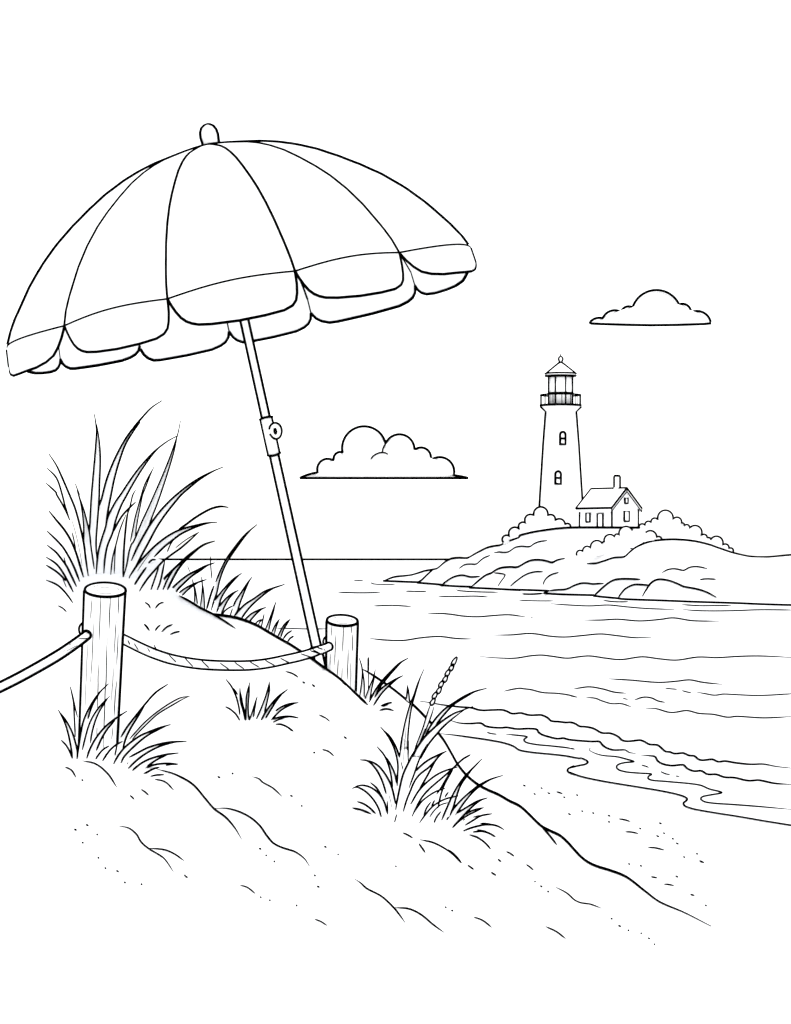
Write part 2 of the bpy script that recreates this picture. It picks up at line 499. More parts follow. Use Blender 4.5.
for l in lines(SHOREI):
    k, t = l.split('|', 1)
    isl.px_stroke(rd(t), float(k), plane0(.25), (0, 0, .4), 1.5)
ROCK = """1.9|K:250,328 270,318 300,290 330,263
1.8|K:375,345 400,325 430,305 460,294 490,291 530,300 578,297
2.0|K:530,355 560,330 590,305 615,288 640,279 665,262 690,252 740,247 775,248 I:140,485 165,476 200,473 240,478 275,487 300,475 340,465
1.4|K:655,279 685,281 712,290 692,322 675,348
1.6|I:55,612 80,590 100,575 125,557 150,545 190,536 225,536
1.6|I:227,605 233,588 245,570 270,552 308,540
1.5|K:470,255 500,235 530,232 560,232 580,216 600,200 633,186
1.5|K:655,172 680,168 695,170 I:42,432 62,420 80,408 110,402 158,403 180,388 205,378 248,371
1.8|I:258,637 300,632 340,630 365,622 390,609 430,597 460,597 490,601 520,599 545,598
2.0|I:495,664 520,640 550,613 575,593 600,580 640,574 738,576
1.9|I:622,677 640,650 660,627 685,612 710,604 740,604 791,608
1.9|J:148,700 165,670 180,647 195,622 220,600 245,590 275,588 330,598 380,617 420,635 460,643 500,650 535,659 570,672 605,690 635,706
1.5|J:278,544 310,526 335,520 360,518 390,523 420,529 450,513 475,506 500,504 540,509 575,518
1.5|J:527,591 555,586 580,585 632,588
1.8|I:458,493 485,493 510,491 535,483 560,475 600,462 655,457 J:45,427 60,412 100,380 130,364 160,350 190,341 230,333
1.2|J:66,383 88,387
1.2|J:150,344 165,350"""
for l in lines(ROCK):
    k, t = l.split('|', 1)
    isl.px_stroke(rd(t), float(k), island_depth(), (.12, .12, .5), 1.5)
structure(isl.build('island', M_ROCK))

# ------------------------------------------------------------------ puffy solids: clouds and bushes
def puff(name, mat, outline, d, thick, width, open_base=0, extra=(), parent=None, fwd=.26):
    """outline in pixels (closed); a lobed solid round it, as deep as `thick` on both sides, inked along its widest rim"""
    mb = MB()
    P = [at(x, y, d) for x, y in outline]
    zb = max(p[1] for p in outline)
    cx = sum(p[0] for p in outline) / len(outline)
    cen = at(cx, zb - (zb - min(p[1] for p in outline)) * .3, d)
    for sgn in (-1, 1):
        prev = None; rws = []
        for k in range(0, 8):
            a = k / 7 * math.pi / 2 * .985
            s_ = math.cos(a)
            rws.append([cen + (p - cen) * s_ + Vector((0, sgn * thick * math.sin(a), 0)) for p in P])
        mb.grid(rws if sgn > 0 else [list(r) for r in rws], 0, True)
        mb.face(rws[-1])
    r = width / 2 * d / F
    run = P[:len(P) - open_base] if open_base else P + [P[0]]
    EY = Vector((0, 0, EYE))
    mb.tube([EY + (p - EY) * (1 - fwd * thick / d) for p in run], r, 1)
    if extra:
        bv = mb.bvh()
        for l in extra:
            k, t = l.split('|', 1)
            mb.px_stroke(rd(t), float(k), caster(bv, d), (.15, .15, .5), 1.5)
    return mb.build(name, mat, parent)

cl = sheet([(42, 241)], 'U')
c1 = arcs((40, 242), [(115, 218, .04), (183, 170, .36), (222, 136, .34)]) + arcs((219, 138), [(398, 98, .50), (518, 125, .42), (585, 168, .38), (682, 230, .36), (743, 242, .02)])[0:]
c1 = sheet(c1, 'U')
o = puff('cloud', M_CLOUD, c1, 3000.0, 40.0, 2.3, fwd=.6, extra=['1.6|U:335,165 345,151 360,141 380,135 395,136 410,143', '1.6|U:398,99 390,112 386,124 385,133'])
tag(o, 'wide flat-bottomed cloud low over the sea with two big humps side by side', 'cloud', 'clouds over the sea')
c2 = arcs((58, 236), [(128, 216, .14), (232, 180, .22), (297, 155, .24)]) + arcs((297, 155), [(560, 138, .34), (627, 183, .27), (738, 236, .24)]) + [(742, 245), (700, 249), (550, 254), (400, 256), (250, 253), (120, 249), (62, 246), (55, 242)]
c2 = sheet(c2, 'V')
o = puff('cloud', M_CLOUD, c2, 3000.0, 35.0, 2.3, fwd=.6)
tag(o, 'smaller cloud high above the lighthouse with one round hump in the middle', 'cloud', 'clouds over the sea')

def bush(outline, sheet_name, d, thick, drop, label):
    pts = sheet(outline, sheet_name)
    base = [(pts[-1][0], pts[-1][1] + drop), ((pts[0][0] + pts[-1][0]) / 2, max(pts[0][1], pts[-1][1]) + drop), (pts[0][0], pts[0][1] + drop)]
    o = puff('round_bush', M_LEAF, pts + base, d, thick, 1.9, open_base=3, fwd=.8)
    return tag(o, label, 'bush', 'bushes on the island')
bush(arcs((18, 383), [(50, 350, .5), (102, 312, .45), (135, 280, .45), (178, 240, .42), (252, 240, .62), (291, 266, .36), (343, 288, .34), (372, 302, .4)]),
     'I', 384.0, 3.5, 2, 'bush piled up at the left foot of the lighthouse tower')
bush(arcs((125, 247), [(165, 234, .42), (205, 215, .42), (250, 198, .45), (350, 192, .62), (405, 218, .42), (425, 235, .3), (458, 252, .42), (535, 300, .46), (575, 318, .38), (597, 328, .4), (677, 362, .46), (718, 385, .36), (745, 410, .4)]),
     'J', 303.0, 3.5, 3, 'long bush sloping down to the right of the cottage behind the bare hump')
fb = sheet(arcs((405, 452), [(437, 430, .45), (478, 412, .42), (540, 388, .42), (550, 380, .4), (604, 352, .42), (628, 345, .45)]), 'I') + sheet(arcs((628, 345), [(702, 336, .58), (745, 345, .3), (760, 352, .3)]), 'I')[1:] + sheet(arcs((158, 308), [(242, 312, .5), (275, 327, .34)]), 'J')
FBD = base_d(620) + 27.0
pts = fb
o = puff('round_bush', M_LEAF, pts + [(pts[-1][0], pts[-1][1] + 2), (625, 548), (600, 556), (pts[0][0], pts[0][1] + 2)], FBD, 3.0, 1.9, open_base=4, fwd=.8)
tag(o, 'low bush on the slope in front of the cottage gable end', 'bush', 'bushes on the island')

# ------------------------------------------------------------------ lighthouse
LD = 394.0
lm = LD / F
def LP(x, y, dd=0): return at(x, y, LD + dd)
lh = rig('lighthouse', at(560.6, 529, LD))
tag(lh, 'tall tapering white lighthouse with railed gallery and cone-roofed lantern', 'lighthouse')
Z = Vector((0, 0, 1))
def zc(y): return at(560.6, y, LD).z
AX = Vector((at(560.6, 500, LD).x, LD, 0))
def prof(rows_): return [(r * lm, zc(y)) for r, y in rows_]
LW = 1.3 * lm
def side_lines(mb, rows_, w=LW):
    for s_ in (-1, 1):
        mb.tube([AX + Vector(edge(s_, r * lm, w)) + Vector((0, 0, zc(y))) for r, y in rows_], w)
mb = MB()
TW = [(22.6, 536), (22.0, 507), (18.2, 445), (15.7, 412), (20.8, 406.8)]
mb.lathe(AX, Z, prof(TW), seg=48)
side_lines(mb, TW)
mb.ring(AX + Z * zc(411), Z, 15.8 * lm, .45 * lm, 24, 20, 130)
TOWER = mb.build('tower', M_PAINT, lh)
def lh_window(xc, y0, y1, w):
    q = MB(); y0s = y0 + w / 2
    rt_ = lerp_table([(412, 15.7), (445, 18.2), (507, 22)], y1)
    dd = -(math.sqrt(rt_ ** 2 - (xc - 560.6) ** 2) + 1.2) * lm
    o2 = [(xc - w / 2, y1), (xc - w / 2, y0s)] + [(xc - w / 2 * math.cos(t), y0s - w / 2 * math.sin(t)) for t in (math.pi * k / 10 for k in range(1, 10))] + [(xc + w / 2, y0s), (xc + w / 2, y1)]
    fr = [LP(x, y, dd) for x, y in o2]; bk = [p + Vector((0, 3.5 * lm, 0)) for p in fr]
    q.face(list(reversed(fr))); q.grid([fr, bk], 0, True)
    q.tube(fr + [fr[0]], LW * .9)
    fo = q.build('window', M_PAINT, lh, True)
    k = MB(); k.box(LP(xc - w / 2 - 1, y1 + 1.2, dd - .6 * lm), Vector((w + 2, 0, 0)) * lm, Vector((0, 1.5 * lm, 0)), Z * 1.6 * lm, 1); k.build('sill', M_PAINT, fo, True)
    k = MB(); ym = y0 + (y1 - y0) * .54; k.tube([LP(xc - w / 2, ym, dd - .2 * lm), LP(xc + w / 2, ym, dd - .2 * lm)], LW * .75); k.build('glazing_bar', M_PAINT, fo)
lh_window(562.8, 431.8, 444.0, 5.4)
lh_window(558.1, 471.2, 483.6, 5.6)
mb = MB()
mb.lathe(AX, Z, prof([(20.8, 406.8), (21.2, 406.4), (21.2, 404.4), (10, 404.2)]), 1, 48)
mb.build('gallery_deck', M_PAINT, lh)
mb = MB()
mb.ring(AX + Z * zc(395.0), Z, 20.1 * lm, .75 * lm, 64)
for k in range(14):
    a_ = 2 * math.pi * k / 14
    p = AX + Vector((math.sin(a_), math.cos(a_), 0)) * 20.1 * lm
    mb.tube([p + Z * zc(404.4), p + Z * zc(395)], (.7 if abs(math.sin(a_)) > .97 else .42) * lm)
mb.build('gallery_railing', M_PAINT, lh)
mb = MB()
mb.lathe(AX, Z, prof([(12.2, 405), (12.2, 374)]), 0, 12)
for x in (548.4, 555.3, 565.6, 572.8):
    dx = x - 560.6; dy = -max(5.0, math.sqrt(max(0, 12.2 ** 2 - dx * dx)))
    mb.tube([LP(x, 404.5, dy * lm), LP(x, 375.5, dy * lm)], .8 * lm)
mb.ring(AX + Z * zc(393.2), Z, 12.6 * lm, .7 * lm, 40)
mb.ring(AX + Z * zc(376.8), Z, 12.6 * lm, .7 * lm, 40)
mb.build('lantern_room', M_PAINT, lh)
mb = MB()
RT = [(16.0, 375.6), (15.6, 374.2), (0.7, 362.4)]
mb.lathe(AX, Z, prof([(12, 376), (15.6, 376)] + RT), 0, 40)
side_lines(mb, [(15.6, 374.6), (.3, 362.4)])
mb.ring(AX + Z * zc(373.6), Z, 15.6 * lm, .75 * lm, 48)
mb.ring(AX + Z * zc(375.9), Z, 15.6 * lm, .75 * lm, 48)
mb.build('roof', M_PAINT, lh)
mb = MB()
mb.lathe(AX, Z, prof([(.5, 362.6), (1.6, 361), (2.2, 359.2), (1.6, 357.4), (.4, 356.4)]), 0, 16)
side_lines(mb, [(.6, 362.6), (2.0, 361), (2.7, 359.2), (2.0, 357.4), (.4, 356.4)], LW * .62)
mb.tube([AX + Z * zc(356.8), AX + Z * zc(353.4)], [.75 * lm, .35 * lm])
mb.build('roof_finial', M_PAINT, lh)

# ------------------------------------------------------------------ cottage
HD = 346.0
hm = HD / F
AL = math.radians(40)
K0 = at(611.9, 527.6, HD)
AW = AL + math.atan((611.9 - 395.5) / F)      # its heading on the ground: the eye sees it a little from the left
fd, sdv = Vector((-math.cos(AW), math.sin(AW), 0)), Vector((math.sin(AW), math.cos(AW), 0))
WA, WB = 42.56, 41.2
def HP(i, j, k): return K0 + (fd * i + sdv * j + Z * k) * hm
cot = rig('cottage', K0)
tag(cot, 'small gabled cottage with a chimney standing beside the lighthouse', 'cottage')
hw = 1.02 * hm
WH, RH = 19.4, 40.0
mb = MB()
lo = -6
G = [HP(0, 0, lo), HP(0, WB, lo), HP(0, WB, WH + 3), HP(0, WB / 2, RH - 2), HP(0, 0, WH + 3)]
G2 = [p + fd * WA * hm for p in G]
mb.face(G); mb.face(list(reversed(G2)))
for a_, b_ in ((0, 1), (1, 2), (2, 3), (3, 4), (4, 0)): mb.face([G[b_], G[a_], G2[a_], G2[b_]])
for seg in ([HP(0, 0, 0), HP(0, 0, WH)], [HP(WA, 0, 0), HP(WA, 0, WH)], [HP(0, WB, 0), HP(0, WB, WH)], [HP(WA, 0, 0), HP(0, 0, 0), HP(0, WB, 0)]):
    mb.tube(seg, hw)
mb.build('wall', M_PAINT, cot, True)
OV, EX = 3.1, 2.3
def roof_pt(i, j, k=0):
    h = RH - abs(j - WB / 2) / (WB / 2 + OV) * 20.3
    return HP(i, j, h + k)
mb = MB()
for j0, j1 in ((-OV, WB / 2), (WB / 2, WB + OV)):
    t4 = [roof_pt(-EX, j0), roof_pt(-EX, j1), roof_pt(WA + EX, j1), roof_pt(WA + EX, j0)]
    b4 = [p - Z * 3.5 * hm for p in t4]
    mb.face(t4); mb.face(list(reversed(b4)))
    for a_ in range(4): mb.face([t4[a_], t4[(a_ + 1) % 4], b4[(a_ + 1) % 4], b4[a_]])
    for a_, b_ in ((0, 1), (1, 2), (2, 3), (3, 0)): mb.tube([t4[a_], t4[b_]], hw)
    mb.tube([b4[0], b4[1]], hw * .56); mb.tube([b4[0], t4[0]], hw * .6); mb.tube([b4[1], t4[1]], hw * .55)
ROOF = mb.build('roof', M_PAINT, cot, True)
mb = MB()
ci = (625.1 - 616.85) / math.cos(AL); cw = 3.05
cb = at(616.85, 490, (K0 + fd * ci * hm + sdv * WB / 2 * hm).y)
mb.box(cb + Vector((-cw * hm, -2.5 * hm, -6 * hm)), Vector((cw * 2 * hm, 0, 0)), Vector((0, 5 * hm, 0)), Z * 20.3 * hm)
for s_ in (-1, 1): mb.tube([cb + Vector((s_ * cw * hm, -2.5 * hm, 2.5 * hm)), cb + Vector((s_ * cw * hm, -2.5 * hm, 13.8 * hm))], hw)
mb.tube([cb + Vector((-cw * hm, -2.5 * hm, 13.6 * hm)), cb + Vector((-cw * hm * .7, -2.5 * hm, 14.4 * hm)), cb + Vector((cw * hm * .7, -2.5 * hm, 14.4 * hm)), cb + Vector((cw * hm, -2.5 * hm, 13.6 * hm))], hw)
ch = mb.build('chimney', M_PAINT, ROOF, True)
def opening(name, face, x0, x1, y0, y1, foot=False):
    q = MB()
    if face == 'front':
        A_ = lambda x, y, o_: HP((611.9 - x) / math.cos(AL), -o_, 527.6 - y)
    else:
        A_ = lambda x, y, o_: HP(-o_, (x - 611.9) / math.sin(AL), 527.6 - y)
    fr = [A_(x0, y1, .9), A_(x1, y1, .9), A_(x1, y0, .9), A_(x0, y0, .9)]
    bk = [A_(x0, y1, -.6), A_(x1, y1, -.6), A_(x1, y0, -.6), A_(x0, y0, -.6)]
    q.face(fr)
    q.grid([fr, bk], 0, True)
    q.tube(fr + [fr[0]] if not foot else [fr[1], fr[2], fr[3], fr[0]], hw * .98)
    return q.build(name, M_PAINT, cot, True)
opening('window', 'front', 586.5, 590.4, 512.8, 521.6)
opening('door', 'front', 598.0, 603.4, 513.4, 527.6, True)
opening('window', 'gable', 624.3, 627.2, 497.8, 503.0)
opening('window', 'gable', 623.6, 628.4, 511.0, 521.0)

# ------------------------------------------------------------------ posts and rope
def post(name, top, rt, bot, rb, d, ell, tilt, grain, label, loop):
    """top/bot: pixel of the axis, rt/rb: radii in pixels; the head is sawn on a slant towards the viewer"""
    m_ = d / F
    T0, B0 = at(top[0], top[1], d), at(bot[0], bot[1], d)
    B0 = B0 + (B0 - T0) * .25
    rb2 = rb + (rb - rt) * .25
    root = rig(name, at(bot[0], bot[1], d))
    tag(root, label, 'post', 'posts of the rope fence')
    def rim(t, f, ang):
        c = T0 + (B0 - T0) * f; r = (rt + (rb2 - rt) * f) * m_
        p = c + Vector((math.sin(ang) * r, -math.cos(ang) * r, 0))
        if t: p.z += -math.cos(ang) * ell * m_ - math.sin(ang) * tilt * m_
        return p
    N_ = 40
    angs = [2 * math.pi * k / N_ for k in range(N_)]
    q = MB()
    q.grid([[rim(True, 0, a_) for a_ in angs]] + [[rim(False, f, a_) for a_ in angs] for f in (.25, .5, .75, 1)], 0, True)
    bv = q.bvh()
    for s_ in (-1, 1):
        q.tube([rim(True, 0, s_ * 1.36) + Vector((s_ * .5 * m_, -.8 * m_, 0))] + [rim(False, f, s_ * 1.36) + Vector((s_ * .5 * m_, -.8 * m_, 0)) for f in (.25, .5, .75, 1)], 1.55 * m_)
    q.tube([rim(True, 0, a_) + Z * max(0, -math.cos(a_)) * 1.1 * m_ for a_ in angs] + [rim(True, 0, 0)], 1.4 * m_)
    for l in lines(grain):
        k, t = l.split('|', 1)
        q.px_stroke(rd(t), float(k), caster(bv, d), (.3, .3, .4), 1.3)
    q.build('post_shaft', M_WOOD, root)
    q = MB()
    tp_ = [rim(True, 0, a_) for a_ in angs]
    cen = T0
    q.face(list(reversed([cen + (p - cen) * .97 + Z * .0015 for p in tp_])))
    for rr, a0, a1 in ((.62, -30, 35), (.35, 150, 230), (.66, 95, 125), (.4, -70, -35), (.7, 215, 245)):
        q.tube([cen + Vector((math.sin(a_) * rt * m_ * rr, -math.cos(a_) * rt * m_ * rr, -math.cos(a_) * ell * m_ * rr - math.sin(a_) * tilt * m_ * rr + .002)) for a_ in (math.radians(a0 + (a1 - a0) * k / 8) for k in range(9))], .35 * m_)
    q.build('sawn_top', M_WOOD, root, True)
    return root
POST1 = """.9|n:327,235 325,310 320,388
1.0|n:400,212 396,350 393,450 390,560
1.1|n:478,212 474,300 470,370 468,470
1.0|n:545,205 542,280 538,355
.8|n:345,405 340,520 335,650 328,780 318,890
.9|n:525,395 518,480 514,560 510,660
.9|n:540,490 536,600 530,700 528,755
1.1|n:453,530 449,650 446,760 443,890 g:438,60 432,250 426,400 425,540
.6|n:298,590 292,700 287,850 g:282,60 280,240
1.0|n:385,740 380,850 g:380,50 376,160 376,250
.8|n:502,770 496,900 g:492,60 488,170
1|n:530,870 g:520,80 512,200 506,300
.8|g:500,360 494,420 487,470
.8|g:372,370 370,440
.7|g:318,0 316,20"""
POST2 = """.8|o:330,205 327,285
.9|o:365,240 360,340 356,420 352,515
1.1|o:423,208 420,300 416,410
1.0|o:487,210 484,265
1.0|o:495,270 496,340 492,410
1.0|o:461,385 459,480 455,560 455,630
.8|o:480,490 482,590 480,690
1.0|o:382,465 378,540 374,600
.8|o:413,530 410,630
.8|o:318,420 316,520"""
D1, D2 = 8.25, 10.23
post('wooden_post', (105.3, 590.3), 20.3, (98.6, 745), 18.8, D1, 6.2, 1.2, POST1, 'nearer and taller wooden post with a tuft of grass round its foot', 0)
post('wooden_post', (342.3, 621), 15.4, (341.0, 690), 14.6, D2, 4.5, .8, POST2, 'shorter wooden post on the dune crest beside the parasol pole', 0)

def rope(name, path, hatch, label, loop, cap_end, depth, rpx):
    """path: pixel centre line; round rope with inked edges, end cap and lay marks, and a loop round the post as its part"""
    q = MB()
    s2 = smooth(path, 3)
    P, R, UP, LOW = [], [], [], []
    n_ = len(s2)
    for i, (x, y) in enumerate(s2):
        t = i / (n_ - 1); d = depth(x, t); r = lerp_table(rpx, x)
        P.append(at(x, y, d)); R.append(r * d / F)
        dx, dy = s2[min(i + 1, n_ - 1)][0] - s2[max(i - 1, 0)][0], s2[min(i + 1, n_ - 1)][1] - s2[max(i - 1, 0)][1]
        L = math.hypot(dx, dy); nx, ny = dy / L, -dx / L
        dk = d - r * .75 * d / F
        UP.append((at(x + nx * r, y + ny * r, dk), d)); LOW.append((at(x - nx * r, y - ny * r, dk), d))
    q.tube(P, R, 0, 16)
    e, ed = s2[-1], depth(s2[-1][0], 1); er = lerp_table(rpx, s2[-1][0])
    q.tube([p for p, _ in UP], [1.25 * d / F for _, d in UP]); q.tube([p for p, _ in LOW], [1.25 * d / F for _, d in LOW])
    # rounded rope end on the near face of the post
    dx, dy = s2[-1][0] - s2[-3][0], s2[-1][1] - s2[-3][1]; L = math.hypot(dx, dy); ux, uy = dx / L, dy / L
    arc = []
    for k in range(13):
        a_ = math.pi / 2 - math.pi * k / 12
        arc.append(at(e[0] + ux * er * .8 * math.cos(a_) + uy * er * math.sin(a_), e[1] + uy * er * .8 * math.cos(a_) - ux * er * math.sin(a_), ed))
    arc = [p + Vector((0, -er * .8 * ed / F, 0)) for p in arc]
    q.tube(arc, 1.25 * ed / F)
    q.face([p + Vector((0, .002, 0)) for p in arc])
    bv = q.bvh()
    for l in lines(hatch):
        k, t = l.split('|', 1)
        q.px_stroke(rd(t), float(k), caster(bv, depth(s2[0][0], 0)), (.2, .2, .5), 1.2)
    o = q.build(name, M_ROPE)
    tag(o, label, 'rope', 'ropes of the fence')
    lp = MB(); lx, ly, lrx, lry, ld = loop
    pts = [at(lx + lrx * math.cos(a_), ly + lry * math.sin(a_), ld) for a_ in (math.radians(-80 - 200 * k / 16) for k in range(17))]
    lp.tube(pts, 1.1 * ld / F)
    lp.tube([p + (at(lx + lrx, ly, ld) - p) * .25 + Vector((0, .004, 0)) for p in pts], 2.2 * ld / F, 0)
    lo_ = lp.build('rope_loop', M_ROPE, o)
    lo_.matrix_parent_inverse = Matrix()
    return o
R1H = """1|n:285,500 330,498
1|n:225,543 315,541
.6|n:150,590 180,583
.6|n:130,640 215,595
.5|n:90,650 130,630"""
R2H = """1.25|n:615,555 632,590
1|n:665,580 700,635
1|n:770,615 791,650
1.25|v:462,376 476,404
1.25|v:530,423 562,455
1.25|v:600,436 636,474
1.25|v:673,446 708,480
1.25|f:0,735 70,785
1.25|f:118,732 190,782
1.25|f:238,727 312,770
1.25|f:358,714 435,757
1.25|f:478,697 555,738
1.25|f:640,662 730,693
1.25|f:735,630 791,660
1.25|o:160,400 245,428
1.25|o:215,375 280,396"""
rope('rope', [(-14, 694), (20, 677), (57, 656), (72, 646), (83, 638), (87.5, 634.5)], R1H, 'rope running off to the left from the taller post', (84, 629.5, 5, 6.5, D1 - .01), True,
     lambda x, t: D1 - .075 - .1 * (1 - t), [(-14, 4.6), (57, 4.7), (88, 4.3)])
MID = rd('n:585,550 700,607 791,648 v:520,436 600,454 680,465 f:0,755 120,757 220,755 320,746 420,730 520,708 620,686 720,658 791,632 o:170,413 220,400 270,385 312,366')
rope('rope', [(118, 637)] + MID, R2H, 'slack rope sagging between the two wooden posts', (327.5, 642, 4.2, 5.5, D2 - .01), True,
     lambda x, t: D1 + .02 + (D2 - .075 - D1 - .02) * t, [(118, 4.3), (150, 4.4), (250, 4.2), (300, 4.0), (331, 3.7)])

# ------------------------------------------------------------------ beach parasol
UD = 11.4
um = UD / F
Av = Vector((-.214, -.045, .977)).normalized()
Uv = Vector((.977, 0, .214)).normalized()
Tv = Uv.cross(Av).normalized()
Uv = Av.cross(Tv)
UC = at(240, 300, UD)
PROF = [(0, 156.8), (10, 156), (20, 154.5), (33, 152), (47, 149), (63, 145.4), (78, 140.8), (93, 135), (112, 125.8), (131, 114.2), (150, 101.4), (167, 88.5), (186, 71), (203, 52), (222, 26.2), (230, 13.4), (236, 0)]
def hh(r): return lerp_table(PROF, r)
def UPT(th, r, h): return UC + (Uv * (r * math.sin(th)) + Tv * (r * math.cos(th)) + Av * h) * um
RIBS = [math.radians(x) for x in (-97, -42.2, -13.7, 15.5, 43.0, 97, 131.2, 164.4, 186.7, 211.4, 238.3, 263)]
par = rig('beach_parasol', UPT(0, 0, -385))
tag(par, 'large tilted white beach parasol with scalloped edge stuck in the dune', 'parasol')
mb = MB()
RS = [r for r, _ in PROF]
rr = sorted(set(RS + [236 * k / 30 for k in range(31)]))
rows = [[UPT(2 * math.pi * k / 120, max(r, .5), hh(r)) for k in range(120)] for r in rr]
mb.grid(rows, 0, True)
for th in RIBS[:-1]:
    mb.tube([UPT(th, r + .2, hh(r) + .4) for r in (10 + 226 * k / 40 for k in range(41))], 1.08 * um)
# added ink outline along the dome's silhouette as seen from the eye
for s_ in (-1, 1):
    pts = []
    for k in range(60):
        r = 6 + (235 - 6) * k / 59
        sl = (hh(max(r - 3, 0)) - hh(min(r + 3, 236))) / (min(r + 3, 236) - max(r - 3, 0))
        best = None
        for j in range(181):
            th = math.radians(j) * s_
            p = UPT(th, r, hh(r))
            nrm = (Uv * math.sin(th) + Tv * math.cos(th)) * sl + Av
            v = nrm.dot(p - Vector((0, 0, EYE)))
            if v > 0: best = th; break
        best = best if best is not None else math.pi * s_
        best -= s_ * min(.5, math.acos(1 - min(1, .9 / r)))
        pts.append(UPT(best, r + .3, hh(r) + .4))
    mb.tube(pts, [1.85 * um * (.7 + .25 * min(1, k / 20)) for k in range(60)])
canopy = mb.build('canopy', M_CLOTH, par)
NEAR = [(0, 0), (.02, .2), (.045, .4), (.075, .58), (.11, .71), (.15, .8), (.2, .87), (.3, .935), (.5, 1), (.7, 1.01), (.85, .98), (.92, .9), (.955, .78), (.975, .6), (.99, .35), (1, 0)]
FARP = [(0, .5), (.01, .58), (.03, .72), (.07, .86), (.13, .97), (.2, 1.0), (.5, 1.02), (.78, 1.0), (.88, .93), (.94, .84), (.98, .7), (1, .5)]
TIP = [(0, 0), (.03, .33), (.06, .58), (.1, .8), (.16, .93), (.25, 1), (.45, 1), (.56, .98), (.64, .9), (.72, .74), (.8, .54), (.9, .28), (1, 0)]
TIPF = [(0, 0), (.1, .38), (.2, .66), (.35, .88), (.5, .97), (.65, 1), (.8, 1.0), (.9, .95), (.95, .85), (.98, .72), (1, .5)]
mirror = lambda t: [(1 - s_, k) for s_, k in reversed(t)]
for i in range(11):
    a0, a1 = RIBS[i], RIBS[i + 1]
    mid = (a0 + a1) / 2
    near = math.cos(mid) > 0.1
    if near: tab, drop = NEAR, 33.5
    else: tab, drop = [(1 - s_, k) for s_, k in reversed(FARP)], 31.0
    if i == 4: near, drop, tab = True, 26.0, TIP
    if i == 0: drop, tab = 30.0, mirror(TIP)
    if i == 5: drop, tab = 28.0, TIPF
    if i == 9: drop = 24.0
    if i == 10: drop, tab = 24.0, mirror(TIPF)
    q = MB()
    ss = sorted(set([s_ for s_, _ in tab] + [k / 24 for k in range(25)]))
    def rp(s_, f):
        th = a0 + (a1 - a0) * s_
        k = lerp_table(tab, s_) * f
        return UPT(th, 236 + 3 * k, -drop * k)
    q.grid([[rp(s_, f) for s_ in ss] for f in (0, .33, .66, 1)])
    q.tube([rp(s_, 1) for s_ in ss], (1.2 if near else 1.5) * um)
    if near:      # the hem seam bows up a little between two ribs
        bow = [(k / 24, (2.0 if i in (0, 4) else 4.0) * math.sin(math.pi * k / 24)) for k in range(25)]
        q.tube([UPT(a0 + (a1 - a0) * s_, 236 - 6 * h_ / 13.4 + .3, h_ + .2) for s_, h_ in bow], .8 * um)
    else:
        if i != 5: q.tube([rp(0, 0), rp(0, 1)], .75 * um)
        if i != 10: q.tube([rp(1, 0), rp(1, 1)], .75 * um)
    if i in (0, 4):   # ink outline added down the hem's silhouette at far left and right
        s_ = (math.radians(85 if i else -85) - a0) / (a1 - a0)
        q.tube([rp(s_, f) + Tv * 5 * um for f in (0, .33, .66, 1)], 1.3 * um)
    v = q.build('valance_flap', M_CLOTH, canopy)
def side(px_r, h, s_): # a point on the side edge of a rod on the axis
    u_, t_, _ = edge(s_, px_r, 1.2)
    return UC + (Av * h + Uv * u_ - Tv * t_) * um
mb = MB()
FIN = [(7.2, 154), (8.6, 158.5), (9.2, 165), (8.6, 170), (6.6, 174), (3.4, 176.3), (.6, 177)]
FO = Uv * 5.5 * um
mb.lathe(UC + FO, Av, [(r * um, h * um) for r, h in FIN], 0, 24)
mb.tube([FO + side(r, h, -1) for r, h in FIN] + [FO + side(r, h, 1) for r, h in reversed(FIN)], 1.45 * um)
mb.build('finial', M_CLOTH, par)
mb = MB()
def hp(y): return -(y - 300) / .977
JT, JB = hp(418), hp(454)
PT = [(4.5, 120), (4.6, JT), (4.9, JB), (5.1, hp(646)), (5.2, hp(690))]
mb.lathe(UC, Av, [(r * um, h * um) for r, h in reversed(PT)], 0, 24)
for s_ in (-1, 1): mb.tube([side(r, h, s_) for r, h in PT], 1.3 * um)
mb.build('pole', M_METAL, par)
mb = MB()
JR = 6.5
mb.lathe(UC, Av, [(JR * um, JB * um), (JR * um, JT * um)], 0, 24)
for s_ in (-1, 1): mb.tube([side(JR, h, s_) for h in (JT, JB)], 1.1 * um)
for h, bulge in ((JT, -.8), (JB, 1.4)):
    mb.tube([UC + (Av * (h + bulge * (-(1 - (k / 8 - 1) ** 2))) + Uv * (JR * (k / 8 - 1)) + Tv * JR * math.sqrt(max(0, 1 - (k / 8 - 1) ** 2))) * um for k in range(17)], 1.1 * um)
JO = mb.build('tilt_joint', M_METAL, par)
mb = MB()
kc = at(275.9, 431.3, UD - .005) + Vector((0, -.036, 0))
kn = UD / F
def KP(x, y, o_=0): return kc + Vector((x * kn, o_, -y * kn))
N_ = 40
ell = [(6.4 * math.cos(t) + 0.9 * math.sin(t) , 8.3 * math.sin(t)) for t in (2 * math.pi * k / N_ for k in range(N_))]
mb.grid([[KP(x * .8, y * .8, -.006) for x, y in ell], [KP(x, y, 0) for x, y in ell], [KP(x, y, .03) for x, y in ell]], 0, True)
mb.face([KP(x * .8, y * .8, -.006) for x, y in reversed(ell)])
q = rd('P:314,395 318,375 330,357 345,346 362,342 385,348 402,365 412,390 413,415 405,445 390,463 370,471 350,465 335,452 318,430')
mb.tube([KP(x - 275.9, y - 431.3, -.004) for x, y in smooth(q, 1.5)], 1.05 * kn)
q = rd('P:357,387 363,390 368,402 370,416 368,428 362,430 355,420 353,405 354,392 357,387')
